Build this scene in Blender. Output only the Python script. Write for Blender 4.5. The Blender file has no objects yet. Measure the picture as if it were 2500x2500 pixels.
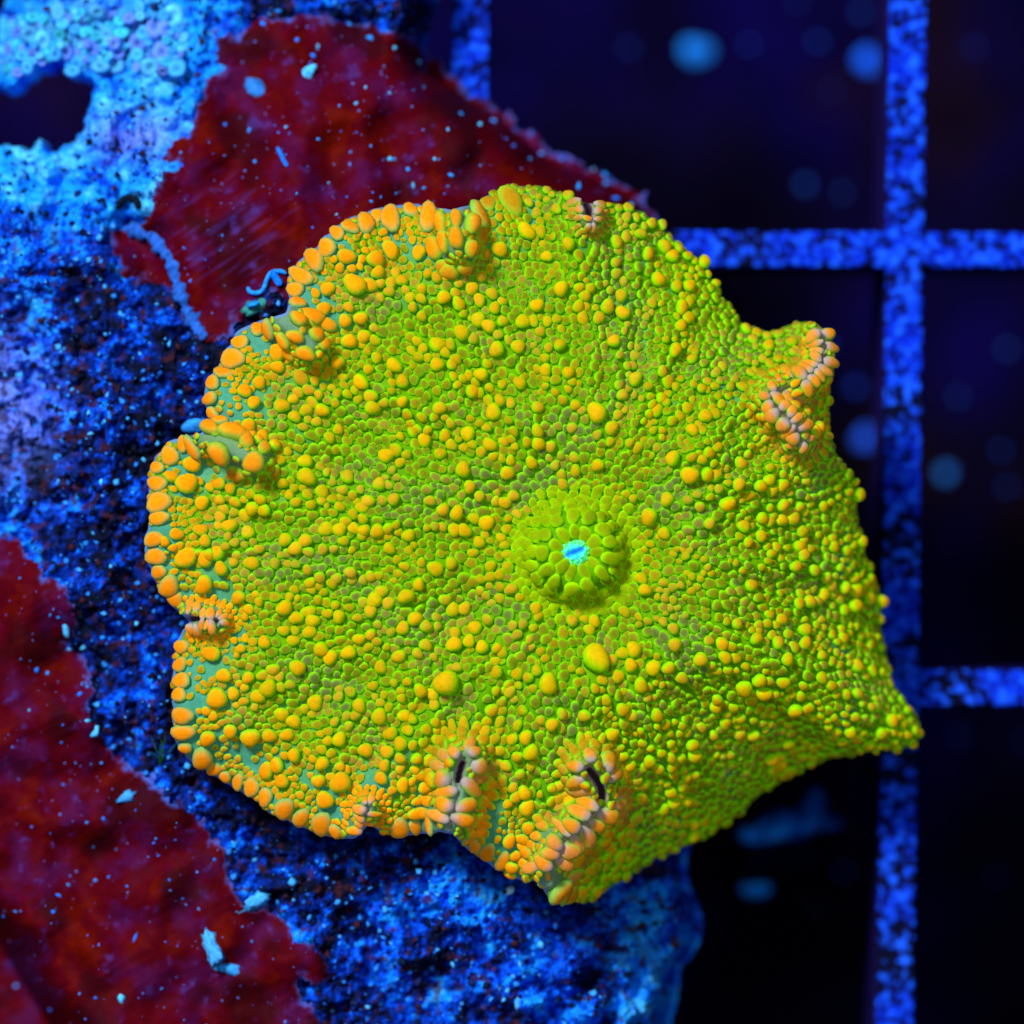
import bpy, math, random
import numpy as np
random.seed(7); rng = np.random.default_rng(7)
S = 0.001                      # everything below is worked out in millimetres
CAM = 250.0                    # camera height above the grate top (mm)
FRAME = 37.3                   # width seen at the grate top: the grate pitch is 15.9 mm
sc = bpy.context.scene
col = sc.collection
# ------------------------------------------------------------------ camera
cam = bpy.data.cameras.new('camera'); cam_o = bpy.data.objects.new('camera', cam); col.objects.link(cam_o)
cam_o.location = (0, 0, CAM*S); cam_o.rotation_euler = (0, 0, 0)
cam.sensor_width = 36; cam.lens = 36*CAM/FRAME
cam.clip_start = 0.01; cam.clip_end = 5
cam.dof.use_dof = True; cam.dof.focus_distance = (CAM-10.6)*S; cam.dof.aperture_fstop = 33
sc.camera = cam_o
# ------------------------------------------------------------------ light
w = bpy.data.worlds.new('World'); sc.world = w; w.use_nodes = True
bg = w.node_tree.nodes['Background']; bg.inputs[0].default_value = (0.05, 0.16, 1.0, 1); bg.inputs[1].default_value = 0.05
def area(name, loc, size, power, colr):
    l = bpy.data.lights.new(name, 'AREA'); l.shape = 'RECTANGLE'; l.size = size*S; l.size_y = size*0.6*S; l.energy = power; l.color = colr
    o = bpy.data.objects.new(name, l); col.objects.link(o); o.location = [c*S for c in loc]
    d = -np.array(loc, float) + np.array([0, 0, 8.0]); d /= np.linalg.norm(d)
    import mathutils
    o.rotation_euler = mathutils.Vector(d).to_track_quat('-Z', 'Y').to_euler()
    return o
area('aquarium_lamp', (-120, 155, 300), 75, 1.85, (0.86, 0.93, 1.0))
area('aquarium_lamp', (60, 20, 380), 220, 0.34, (0.70, 0.85, 1.0))
sc.view_settings.view_transform = 'Standard'; sc.view_settings.look = 'None'
sc.view_settings.exposure = 0.0; sc.view_settings.gamma = 1.0
sc.render.engine = 'CYCLES'

# ------------------------------------------------------------------ helpers
K = 2500/1932.0                # outlines were read off a 1932-pixel view of the photograph
def PX(l): return np.array(l, float)*K
def world(u, v, z):
    k = FRAME*(CAM-z)/CAM/2500.0
    return np.stack([(u-1250)*k, (1250-v)*k, z+0*u], -1)*S
def sm(x, a=0.0, b=1.0):
    t = np.clip((x-a)/(b-a), 0, 1); return t*t*(3-2*t)
def hsh(ix, iy, seed):
    h = (ix.astype(np.int64)*374761393 + iy.astype(np.int64)*668265263 + seed*2246822519) & 0xffffffff
    h = ((h ^ (h >> 13))*1274126177) & 0xffffffff
    h = ((h ^ (h >> 16))*2654435761) & 0xffffffff
    return (h ^ (h >> 15))/4294967295.0
def perlin(x, y, seed=0):
    x0 = np.floor(x); y0 = np.floor(y); fx = x-x0; fy = y-y0
    x0 = x0.astype(np.int64); y0 = y0.astype(np.int64)
    def g(ix, iy, dx, dy):
        a = hsh(ix, iy, seed)*2*np.pi; return np.cos(a)*dx+np.sin(a)*dy
    ux = fx*fx*fx*(fx*(fx*6-15)+10); uy = fy*fy*fy*(fy*(fy*6-15)+10)
    a = g(x0, y0, fx, fy); b = g(x0+1, y0, fx-1, fy); c = g(x0, y0+1, fx, fy-1); d = g(x0+1, y0+1, fx-1, fy-1)
    return 1.5*((a*(1-ux)+b*ux)*(1-uy)+(c*(1-ux)+d*ux)*uy)
def fbm(x, y, seed=0, n=4, gain=0.5):
    s = 0; a = 1; t = 0
    for i in range(n):
        s = s+a*perlin(x*2**i, y*2**i, seed+i*17); t += a; a *= gain
    return s/t*1.3
def worley(x, y, seed=0):
    x0 = np.floor(x).astype(np.int64); y0 = np.floor(y).astype(np.int64)
    best = np.full(x.shape, 9.0); idv = np.zeros(x.shape)
    for i in (-1, 0, 1):
        for j in (-1, 0, 1):
            cx = x0+i; cy = y0+j
            d = np.hypot(cx+hsh(cx, cy, seed)-x, cy+hsh(cx, cy, seed+5)-y)
            m = d < best; best = np.where(m, d, best); idv = np.where(m, hsh(cx, cy, seed+9), idv)
    return best, idv
def segdist(u, v, P, closed=True):
    best = np.full(u.shape, 1e9); n = len(P)
    for i in range(n if closed else n-1):
        a = P[i]; b = P[(i+1) % n]; d = b-a; L = d@d+1e-9
        t = np.clip(((u-a[0])*d[0]+(v-a[1])*d[1])/L, 0, 1)
        best = np.minimum(best, np.hypot(u-a[0]-t*d[0], v-a[1]-t*d[1]))
    return best
def inside(u, v, P):
    r = np.zeros(u.shape, bool); n = len(P)
    for i in range(n):
        a = P[i]; b = P[(i+1) % n]
        if a[1] == b[1]: continue
        c = (a[1] > v) != (b[1] > v)
        r ^= c & (u < (b[0]-a[0])*(v-a[1])/(b[1]-a[1])+a[0])
    return r
def sdist(u, v, P):
    d = segdist(u, v, P); return np.where(inside(u, v, P), d, -d)
class Field:
    '''a function of the plane tabulated on a grid, read back bilinearly'''
    def __init__(self, f, step=7.0, lo=-320.0, hi=2830.0):
        self.s = step; self.lo = lo; x = np.arange(lo, hi, step); self.n = len(x)
        a, b = np.meshgrid(x, x, indexing='ij'); self.g = f(a, b)
    def __call__(self, u, v):
        a = np.clip((np.asarray(u, float)-self.lo)/self.s, 0, self.n-1.001); b = np.clip((np.asarray(v, float)-self.lo)/self.s, 0, self.n-1.001)
        i = a.astype(int); j = b.astype(int); fa = a-i; fb = b-j; g = self.g
        return (g[i, j]*(1-fa)+g[i+1, j]*fa)*(1-fb)+(g[i, j+1]*(1-fa)+g[i+1, j+1]*fa)*fb
def chaikin(P, n=2, closed=True):
    for _ in range(n):
        if closed:
            Q = np.roll(P, -1, 0); P = np.stack([P*.75+Q*.25, P*.25+Q*.75], 1).reshape(-1, 2)
        else:
            Q = P[1:]; R = P[:-1]; P = np.vstack([P[:1], np.stack([R*.75+Q*.25, R*.25+Q*.75], 1).reshape(-1, 2), P[-1:]])
    return P
def resample(P, step, closed=True):
    Q = np.vstack([P, P[:1]]) if closed else P
    L = np.r_[0, np.cumsum(np.hypot(*np.diff(Q, axis=0).T))]
    t = np.arange(0, L[-1], step)
    return np.stack([np.interp(t, L, Q[:, 0]), np.interp(t, L, Q[:, 1])], -1)
def mesh_obj(name, verts, faces, mat, parent=None, colr=None, smooth=True, link=True, sizes=None):
    """faces: (n,3) or (n,4) int array, or a flat index array with sizes"""
    me = bpy.data.meshes.new(name); verts = np.asarray(verts, np.float32).reshape(-1, 3)
    faces = np.asarray(faces)
    if sizes is None:
        sizes = np.full(len(faces), faces.shape[1]); faces = faces.ravel()
    me.vertices.add(len(verts)); me.vertices.foreach_set('co', verts.ravel())
    me.loops.add(len(faces)); me.loops.foreach_set('vertex_index', faces.astype(np.int32))
    me.polygons.add(len(sizes)); st = np.r_[0, np.cumsum(sizes)[:-1]]
    me.polygons.foreach_set('loop_start', st.astype(np.int32))
    me.polygons.foreach_set('use_smooth', np.full(len(sizes), smooth))
    me.update(calc_edges=True); me.validate()
    if colr is not None:
        a = me.attributes.new('Col', 'FLOAT_COLOR', 'POINT')
        c = np.ones((len(verts), 4), np.float32); c[:, :3] = colr
        a.data.foreach_set('color', c.ravel())
    me.materials.append(mat)
    o = bpy.data.objects.new(name, me); col.objects.link(o)
    if parent is not None: o.parent = parent
    return o
def empty(name, loc):
    o = bpy.data.objects.new(name, None); col.objects.link(o); o.location = loc; o.empty_display_size = 0.002; return o
def tag(o, label=None, cat=None, group=None, kind=None):
    if label: o['label'] = label
    if cat: o['category'] = cat
    if group: o['group'] = group
    if kind: o['kind'] = kind
    return o
def put(o, parent):            # parent keeping the world place (parents are unrotated, unscaled Empties)
    o.parent = parent; o.location = [-c for c in parent.location]
def origin(o, p):              # move a mesh object's origin to p
    p = np.asarray(p, np.float32); me = o.data; n = len(me.vertices); a = np.empty(n*3, np.float32)
    me.vertices.foreach_get('co', a); a = a.reshape(-1, 3)-p; me.vertices.foreach_set('co', a.ravel()); me.update()
    o.location = [o.location[i]+float(p[i]) for i in range(3)]
def grid_faces(n, m, wrap=False):
    i = np.arange(n-1)[:, None]; j = np.arange(m if wrap else m-1)[None, :]; j2 = (j+1) % m
    return np.stack([i*m+j, i*m+j2, (i+1)*m+j2, (i+1)*m+j], -1).reshape(-1, 4)

# ------------------------------------------------------------------ materials
def material(name, fluor=0.0, rough=0.6, spec=0.15, var=0.25, vscale=6.0, bump=0.0, bscale=20.0, colour=None, sss=0.0, tint=(1, 1, 1)):
    m = bpy.data.materials.new(name); m.use_nodes = True; nt = m.node_tree; N = nt.nodes; L = nt.links
    b = N['Principled BSDF']; b.inputs['Roughness'].default_value = rough; b.inputs['Specular IOR Level'].default_value = spec
    tc = N.new('ShaderNodeNewGeometry')
    mp = N.new('ShaderNodeVectorMath'); mp.operation = 'SCALE'; mp.inputs['Scale'].default_value = 1000.0   # millimetres
    L.new(tc.outputs['Position'], mp.inputs[0])
    if colour is None:
        at = N.new('ShaderNodeAttribute'); at.attribute_name = 'Col'; src = at.outputs['Color']
    else:
        rgb = N.new('ShaderNodeRGB'); rgb.outputs[0].default_value = (*colour, 1); src = rgb.outputs[0]
    no = N.new('ShaderNodeTexNoise'); no.inputs['Scale'].default_value = vscale; no.inputs['Detail'].default_value = 5; no.inputs['Roughness'].default_value = 0.65
    L.new(mp.outputs[0], no.inputs['Vector'])
    mr = N.new('ShaderNodeMapRange'); mr.inputs['From Min'].default_value = 0.3; mr.inputs['From Max'].default_value = 0.7
    mr.inputs['To Min'].default_value = 1-var; mr.inputs['To Max'].default_value = 1+var
    L.new(no.outputs['Fac'], mr.inputs['Value'])
    mx = N.new('ShaderNodeVectorMath'); mx.operation = 'SCALE'
    L.new(src, mx.inputs[0]); L.new(mr.outputs[0], mx.inputs['Scale'])
    L.new(mx.outputs[0], b.inputs['Base Color'])
    if fluor > 0:              # tissue that glows under actinic blue light
        L.new(mx.outputs[0], b.inputs['Emission Color']); b.inputs['Emission Strength'].default_value = fluor
    if bump > 0:
        n2 = N.new('ShaderNodeTexNoise'); n2.inputs['Scale'].default_value = bscale; n2.inputs['Detail'].default_value = 6; n2.inputs['Roughness'].default_value = 0.7
        L.new(mp.outputs[0], n2.inputs['Vector'])
        bp = N.new('ShaderNodeBump'); bp.inputs['Strength'].default_value = 1.0; bp.inputs['Distance'].default_value = bump*S
        L.new(n2.outputs['Fac'], bp.inputs['Height']); L.new(bp.outputs[0], b.inputs['Normal'])
    return m
M_coral = material('coral_tissue', fluor=0.16, rough=0.75, spec=0.05, var=0.14, vscale=7, bump=0.012, bscale=22)
M_rock = material('encrusted_rock', rough=0.85, spec=0.03, var=0.45, vscale=5, bump=0.07, bscale=6)
M_alga = material('red_algal_crust', rough=0.6, spec=0.02, var=0.22, vscale=3.0, bump=0.012, bscale=7)
M_grit = material('pale_grit', rough=0.7, spec=0.05, var=0.3, vscale=8, bump=0.03, bscale=14)
M_grate = material('crusted_plastic', rough=0.8, spec=0.02, var=0.35, vscale=4, bump=0.03, bscale=8)
M_floor = material('tank_floor_film', rough=0.9, spec=0.02, var=0.5, vscale=0.15)

# ================================================================== coral surface
OUT = PX([(985,350),(1040,355),(1085,378),(1112,384),(1150,385),(1200,390),(1240,415),(1265,445),(1300,475),(1330,505),(1350,540),(1380,575),
 (1400,610),(1425,625),(1450,625),(1475,618),(1500,606),(1530,605),(1555,620),(1575,650),(1572,690),(1565,740),(1560,790),(1570,840),(1590,875),
 (1612,895),(1612,950),(1620,1000),(1640,1060),(1655,1110),(1660,1160),(1668,1215),(1680,1260),(1690,1290),(1715,1325),(1738,1365),(1735,1400),
 (1705,1420),(1660,1415),(1600,1425),(1545,1435),(1500,1460),(1465,1480),(1430,1505),(1390,1545),(1340,1575),(1290,1595),(1240,1620),(1200,1640),
 (1150,1675),(1100,1700),(1050,1710),(1025,1690),(1020,1660),(985,1665),(940,1640),(900,1615),(870,1590),(850,1568),(800,1575),(740,1580),(708,1565),
 (692,1545),(670,1585),(620,1585),(560,1560),(500,1530),(450,1490),(400,1460),(350,1430),(328,1395),(330,1350),(326,1300),(330,1250),(332,1200),
 (362,1172),(345,1160),(310,1130),(285,1085),(270,1040),(275,1005),(287,970),(276,930),(278,895),(290,860),(320,835),(360,820),(385,820),(402,800),
 (388,770),(390,730),(410,690),(435,650),(460,620),(500,600),(530,597),(548,575),(535,540),(555,505),(590,475),(620,440),(650,415),(700,395),
 (740,385),(790,385),(820,392),(860,397),(890,388),(920,368),(950,355)])
CEN = PX([1085, 1042])
OUTS = resample(chaikin(OUT, 2), 9.0)
_t = np.roll(OUTS, -1, 0)-np.roll(OUTS, 1, 0); _t /= np.hypot(_t[:, 0], _t[:, 1])[:, None]; _i = np.arange(len(OUTS))*9.0
OUTS = OUTS+np.stack([_t[:, 1], -_t[:, 0]], -1)*(5.0*(np.abs(perlin(_i/44, _i*0+3.3, 8))*2.2-0.6)+6.0*perlin(_i/130, _i*0+.7, 9))[:, None]
D_OUT = Field(lambda a, b: sdist(a, b, OUTS))
# folds of the margin: polyline, half width, height (mm), slit depth (mm), slit half width (px)
FOLDS = [
 (PX([(860,394),(864,430),(868,466)]), 50, 1.7, 0.0, 4),
 (PX([(1105,378),(1110,398),(1114,414)]), 32, 1.1, 1.6, 6),
 (PX([(534,602),(560,628),(582,658)]), 48, 1.7, 0.0, 4),
 (PX([(390,824),(430,842),(480,868)]), 44, 1.4, 0.0, 4),
 (PX([(356,1168),(378,1166),(408,1172)]), 34, 1.1, 1.6, 5),
 (PX([(876,1432),(868,1455),(864,1480),(860,1510),(852,1540),(846,1562)]), 58, 2.0, 0.35, 4),
 (PX([(1112,1452),(1128,1472),(1138,1495),(1134,1518),(1120,1540),(1092,1560),(1060,1590),(1042,1625),(1034,1662)]), 56, 2.0, 0.35, 4),
 (PX([(1545,624),(1556,650),(1550,685),(1525,715),(1492,732),(1452,742),(1450,756),(1478,780),(1500,805),(1508,828)]), 44, 1.9, 0.35, 4),
 (PX([(694,1525),(684,1555),(676,1578)]), 34, 0.9, 0.5, 5),
]
FOLDS = [(chaikin(p, 2, False), a, b, c, d) for p, a, b, c, d in FOLDS]
OPEN = [(chaikin(PX(p), 2, False), w_) for p, w_ in (([(872,1440),(866,1458),(864,1472)], 6), ([(1112,1454),(1128,1472),(1137,1495),(1132,1515)], 8), ([(1106,380),(1111,402)], 8), ([(352,1168),(372,1166)], 6), ([(1030,1640),(1034,1655)], 4))]
HOLE = PX([1487, 746])
AD = np.array([-180, -140, -110, -90, -75, -60, -45, -30, -20, -5, 10, 22, 30, 45, 60, 75, 88, 97, 110, 130, 180.0])
AV = np.array([0.6, 0.6, 1.0, 1.4, 2.2, 3.2, 3.4, 2.0, 2.6, 4.6, 5.6, 6.0, 5.6, 6.0, 6.2, 6.0, 3.6, 1.8, 0.8, 0.6, 0.6])
TH = np.linspace(-np.pi, np.pi, 1441)
def ray_R(th):
    R = np.zeros_like(th); n = len(OUTS); dx = np.cos(th); dy = np.sin(th)
    for i in range(n):
        a = OUTS[i]-CEN; b = OUTS[(i+1) % n]-CEN; e = b-a
        den = dx*e[1]-dy*e[0]; den = np.where(abs(den) < 1e-9, 1e-9, den)
        t = (a[0]*e[1]-a[1]*e[0])/den; s = (a[0]*dy-a[1]*dx)/den
        ok = (s >= -1e-6) & (s <= 1+1e-6) & (t > 0); R = np.where(ok, np.maximum(R, t), R)
    return R
RT = ray_R(TH)
RS = np.convolve(np.r_[RT[-61:-1], RT, RT[1:61]], np.ones(41)/41, 'same')[60:-60]
def fold_fields(u, v):
    z = np.zeros(u.shape); slit = np.zeros(u.shape); near = np.zeros(u.shape)
    for P, wd, h, sd, sw in FOLDS:
        lo = P.min(0)-2.6*wd; hi = P.max(0)+2.6*wd
        k = (u > lo[0]) & (u < hi[0]) & (v > lo[1]) & (v < hi[1])
        if not k.any(): continue
        d = segdist(u[k], v[k], P, False)
        z[k] = np.maximum(z[k], h*(1-sm(d, 0.22*wd, 1.3*wd)))
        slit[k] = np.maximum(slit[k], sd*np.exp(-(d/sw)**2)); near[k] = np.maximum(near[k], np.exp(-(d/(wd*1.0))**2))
    for P, w_ in OPEN:
        lo = P.min(0)-40; hi = P.max(0)+40; k = (u > lo[0]) & (u < hi[0]) & (v > lo[1]) & (v < hi[1])
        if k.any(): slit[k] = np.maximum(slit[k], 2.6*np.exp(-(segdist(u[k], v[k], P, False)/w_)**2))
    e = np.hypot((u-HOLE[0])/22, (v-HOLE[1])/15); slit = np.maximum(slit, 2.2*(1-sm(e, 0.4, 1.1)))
    return z, slit, near
def H(u, v, full=True, slits=True):
    du = u-CEN[0]; dv = v-CEN[1]; r = np.hypot(du, dv); th = np.arctan2(dv, du)
    s = r/np.interp(th, TH, RS); A = np.interp(np.degrees(th), AD, AV)
    z = 10.9 - A*np.clip((s-0.40)/0.60, 0, 1.05)**1.75
    z = z + 0.55*fbm(u/300, v/300, 3, 2) - 0.25*np.exp(-(r/330)**2)
    z = z + 0.34*sm(s, 0.2, 0.6)*perlin(th*9+3, s*1.5, 11) + 0.35*sm(s, 0.65, 1.0)*perlin(th*6+1, s*2, 12)
    if full:
        d = np.maximum(D_OUT(u, v), 0)
        t = 1-np.clip(d/48, 0, 1); z = z - 0.75*(1-np.sqrt(np.clip(1-t*t, 0, 1)))
        f, sl, _ = fold_fields(u, v); z = z + f - (sl if slits else 0.3*sl)
        z = z + 1.45*(1-sm(r, 74, 132)) + 0.12*np.exp(-(r/160)**2)
    return z
# skin colours (linear): pigments glowing under the blue lamp
GREEN = np.array([0.26, 0.74, 0.0]); ORANGE = np.array([1.0, 0.27, 0.0]); AMBER = np.array([0.66, 0.45, 0.0])
OLIVE = np.array([0.20, 0.20, 0.004]); GREY = np.array([0.13, 0.15, 0.035]); TEAL = np.array([0.06, 0.30, 0.20])
LILAC = np.array([0.42, 0.28, 0.36]); PALEBLUE = np.array([0.16, 0.30, 0.75])
def mixc(a, b, t): t = np.asarray(t)[..., None]; return a*(1-t)+b*t
def leftness(u, v):
    th = np.degrees(np.arctan2(v-CEN[1], u-CEN[0]))
    a = (th-(-180)) % 360      # 0 = left, grows through the top (90), right (180), bottom (270)
    return np.where(a < 180, 1-sm(a, 62, 88), sm(a, 266, 277))
def skin(u, v, d, near, slit):
    lf = leftness(u, v)
    m = lf*(1-sm(d, 60, 210))
    c = mixc(np.array([0.11, 0.30, 0.0]), np.array([0.15, 0.36, 0.0]), sm(perlin(u/60, v/60, 31), -.4, .4))
    c = mixc(c, TEAL, np.clip(m*sm(perlin(u/85, v/85, 32)+0.15, -.25, .25)*0.95, 0, 1))
    c = mixc(c, TEAL*0.8, 0.6*sm(perlin(u/70, v/70, 33), .30, .55)*(1-sm(d, 120, 330)))
    c = mixc(c, np.array([0.36, 0.24, 0.05]), near*0.55); c = mixc(c, TEAL, near*lf*.5)
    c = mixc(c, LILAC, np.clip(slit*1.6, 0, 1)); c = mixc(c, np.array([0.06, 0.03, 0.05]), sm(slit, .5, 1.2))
    c = mixc(c, PALEBLUE, lf*(1-sm(d, 1, 9)))
    return c*0.88
NT, NS = 960, 270
th = np.linspace(-np.pi, np.pi, NT, endpoint=False)
Rth = np.interp(th, TH, RT)
sg = np.linspace(0.012, 1, NS)
ths, ss = np.meshgrid(th, sg); Rg = np.broadcast_to(Rth, ss.shape)
U = CEN[0]+np.cos(ths)*ss*Rg; V = CEN[1]+np.sin(ths)*ss*Rg
Z = H(U, V)
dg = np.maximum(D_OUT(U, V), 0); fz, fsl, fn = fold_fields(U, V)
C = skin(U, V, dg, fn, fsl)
top = world(U, V, Z).reshape(-1, 3); Cc = C.reshape(-1, 3)
# underside: tucks in below the margin and closes under the disc
us, uz = [], []
for k, (q, dz) in enumerate([(0.992, 0.22), (0.975, 0.40), (0.93, 0.55), (0.80, 0.70), (0.4, 0.8), (0.03, 0.8)]):
    uu = CEN[0]+np.cos(th)*q*Rth; vv = CEN[1]+np.sin(th)*q*Rth
    zz = np.minimum(H(uu, vv, False), 99)-0.55-dz
    if k < 2: zz = np.minimum(zz, Z[-1]-dz)
    us.append(world(uu, vv, zz))
low = np.concatenate(us).reshape(-1, 3)
c0 = world(CEN[0:1], CEN[1:2], H(CEN[0:1], CEN[1:2]))
verts = np.vstack([top, low]); nrow = NS+len(us)
f = grid_faces(nrow, NT, True)
cb = np.vstack([Cc, np.tile(TEAL*0.5, (len(low), 1))])
tri = np.stack([np.full(NT, len(verts)), (np.arange(NT)+1) % NT, np.arange(NT)], -1)
verts = np.vstack([verts, c0]); cb = np.vstack([cb, cb[:1]])
idx = np.r_[f.ravel(), tri.ravel()]; szs = np.r_[np.full(len(f), 4), np.full(NT, 3)]
# flip so that normals face up
ROOT = world(np.array([CEN[0]]), np.array([CEN[1]]), np.array([6.0]))[0]
coral = empty('mushroom_coral', ROOT)
tag(coral, 'yellow-green mushroom coral with orange bumps and a blue mouth, spread over the rock edge', 'coral')
def flip(idx, szs):
    out = idx.copy(); st = np.r_[0, np.cumsum(szs)[:-1]]
    for n in (3, 4):
        m = szs == n; ii = st[m][:, None]+np.arange(n)[None]; out[ii] = idx[ii[:, ::-1]]
    return out
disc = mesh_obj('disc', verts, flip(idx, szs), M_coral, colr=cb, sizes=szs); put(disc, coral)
tag(disc, 'thin wavy green disc whose margin pinches into folds')

# ------------------------------------------------------------------ papillae
NSEG = 12
RR = np.array([0.62, 0.86, 1.0, 0.96, 0.80, 0.48]); ZZ = np.array([-0.75, -0.2, 0.18, 0.48, 0.75, 0.94])
CW = np.array([0, 0, 0.0, 0.10, 0.62, 0.97])
ph = np.arange(NSEG)/NSEG*2*np.pi
TX = np.r_[(RR[:, None]*np.cos(ph)).ravel(), 0]; TY = np.r_[(RR[:, None]*np.sin(ph)).ravel(), 0]; TZ = np.r_[np.repeat(ZZ, NSEG), 1.0]
TC = np.r_[np.repeat(CW, NSEG), 1.0]; NV = len(TX)
TQ = grid_faces(6, NSEG, True); TT = np.stack([5*NSEG+np.arange(NSEG), 5*NSEG+(np.arange(NSEG)+1) % NSEG, np.full(NSEG, 6*NSEG)], -1)
TI = np.r_[TQ.ravel(), TT.ravel()]; TS = np.r_[np.full(len(TQ), 4), np.full(NSEG, 3)]
pap = []   # u, v, a, b, h, dirx, diry (direction of b), kind, r_eff
cell = {}; CS = 60.0
def zfac(u, v):
    e = 5.0
    gx = (H(u+e, v)-H(u-e, v))/(2*e)/0.0149; gy = (H(u, v+e)-H(u, v-e))/(2*e)/0.0149
    return gx, gy
def free(u, v, z, r, k):
    ci, cj = int(u//CS), int(v//CS)
    for i in (-1, 0, 1):
        for j in (-1, 0, 1):
            for (a, b, c, q) in cell.get((ci+i, cj+j), ()):
                lim = k*(r+q)
                if (a-u)**2+(b-v)**2+0.45*(c-z)**2 < lim*lim: return False
    return True
def addp(u, v, a, b, h, dx, dy, kind, z=None, r=None):
    if z is None: z = float(H(np.array([u]), np.array([v]))[0])
    r = r or math.sqrt(a*b)
    cell.setdefault((int(u//CS), int(v//CS)), []).append((u, v, z/0.0149, r))
    n = math.hypot(dx, dy)+1e-9
    pap.append((u, v, a, b, h, dx/n, dy/n, kind))
RND = lambda a, b: random.uniform(a, b)
def radial(u, v): return u-CEN[0], v-CEN[1]
# (b) lobes sitting on the two lips of every fold, fanning round its inner end
def lobe(p, n, a, b, kd, k):
    if D_OUT(p[0], p[1]) < 5: return
    zz = float(H(p[:1], p[1:])[0])
    if free(p[0], p[1], zz/0.0149, a, k): addp(p[0], p[1], a, b, a*RND(1.0, 1.25), n[0], n[1], kd, zz, a)
FAT = [(418,850,17,22,40),(482,872,17,21,-20),(436,822,15,25,75),(462,836,13,16,0),(398,812,12,20,60),(512,888,11,14,-30),(450,888,13,18,60),(495,850,11,13,0),
 (585,600,13,26,80),(615,612,12,20,60),(558,632,11,16,80),(592,634,12,15,70),(578,664,12,19,85),(548,662,9,18,10),(568,712,12,17,15),(606,650,11,13,0),(560,606,11,17,40),(540,640,10,16,20),(592,690,10,13,40),
 (838,420,12,20,20),(884,424,13,21,-20),(826,468,14,24,25),(862,450,12,22,5),(902,446,11,18,-25),(850,505,16,16,0),(875,498,13,15,10),(838,500,12,14,30),(862,415,10,18,0),(908,478,11,12,0),(884,468,11,17,-10),(842,455,11,20,10)]
for x, y, a, b, dg_ in FAT:
    a *= 1.18; b *= 1.15
    addp(x*K, y*K, a*K, b*K, a*K*RND(1.15, 1.4), math.sin(math.radians(dg_)), math.cos(math.radians(dg_)), 'fat', None, a*K*1.05)
for P, wd, h, sd, sw in FOLDS:
    Q = resample(P, 3, False)
    if (wd, h) in ((50, 1.7), (48, 1.7), (44, 1.4)): continue
    ends = [(0, 1)] if D_OUT(*Q[0]) > D_OUT(*Q[-1]) else [(len(Q)-1, -1)]
    if wd == 44 and h > 1.8: ends = [(len(Q)-1, -1)]
    for row in (0, 1, 2):
        for side in (-1, 1):
            i = RND(0, 4)
            while i < len(Q)-1:
                k0 = int(i); t = Q[min(k0+2, len(Q)-1)]-Q[max(k0-2, 0)]; t = t/np.hypot(*t); n = np.array([-t[1], t[0]])*side
                a = wd*RND(0.23, 0.42)*(1, .80, .70)[row]; b = wd*RND(0.42, 0.68)*(1, .72, .6)[row]
                op = min(segdist(Q[k0][:1], Q[k0][1:], q_, False)[0] for q_, _ in OPEN) < 10 or np.hypot(*(Q[k0]-HOLE)) < 30
                off = (b*(1.0 if op else .66)+(5 if op else 0), wd*1.10, wd*1.55)[row]
                jt = RND(-.35, .35); n_ = n*math.cos(jt)+t*math.sin(jt); lobe(Q[k0]+n*off*RND(.92, 1.08)+t*RND(-2, 2), n_, a, b, ('lip', 'lip2', 'rim2')[row], (.66, .78, .84)[row]); i += a*0.22
        for e_, sg_ in ends:
            t = Q[e_]-Q[e_+4*sg_]; t /= np.hypot(*t)
            for q in np.linspace(-1.3, 1.3, (5, 7, 9)[row]):
                n = np.array([t[0]*math.cos(q)-t[1]*math.sin(q), t[0]*math.sin(q)+t[1]*math.cos(q)]); a = wd*RND(.24, .32)*(1, .9, .8)[row]; b = wd*RND(.36, .5)*(1, .85, .8)[row]
                lobe(Q[e_]+n*(b*1.0+3, wd*1.0, wd*1.45)[row], n, a, b, ('lip', 'lip2', 'rim2')[row], (.66, .78, .84)[row])
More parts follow.
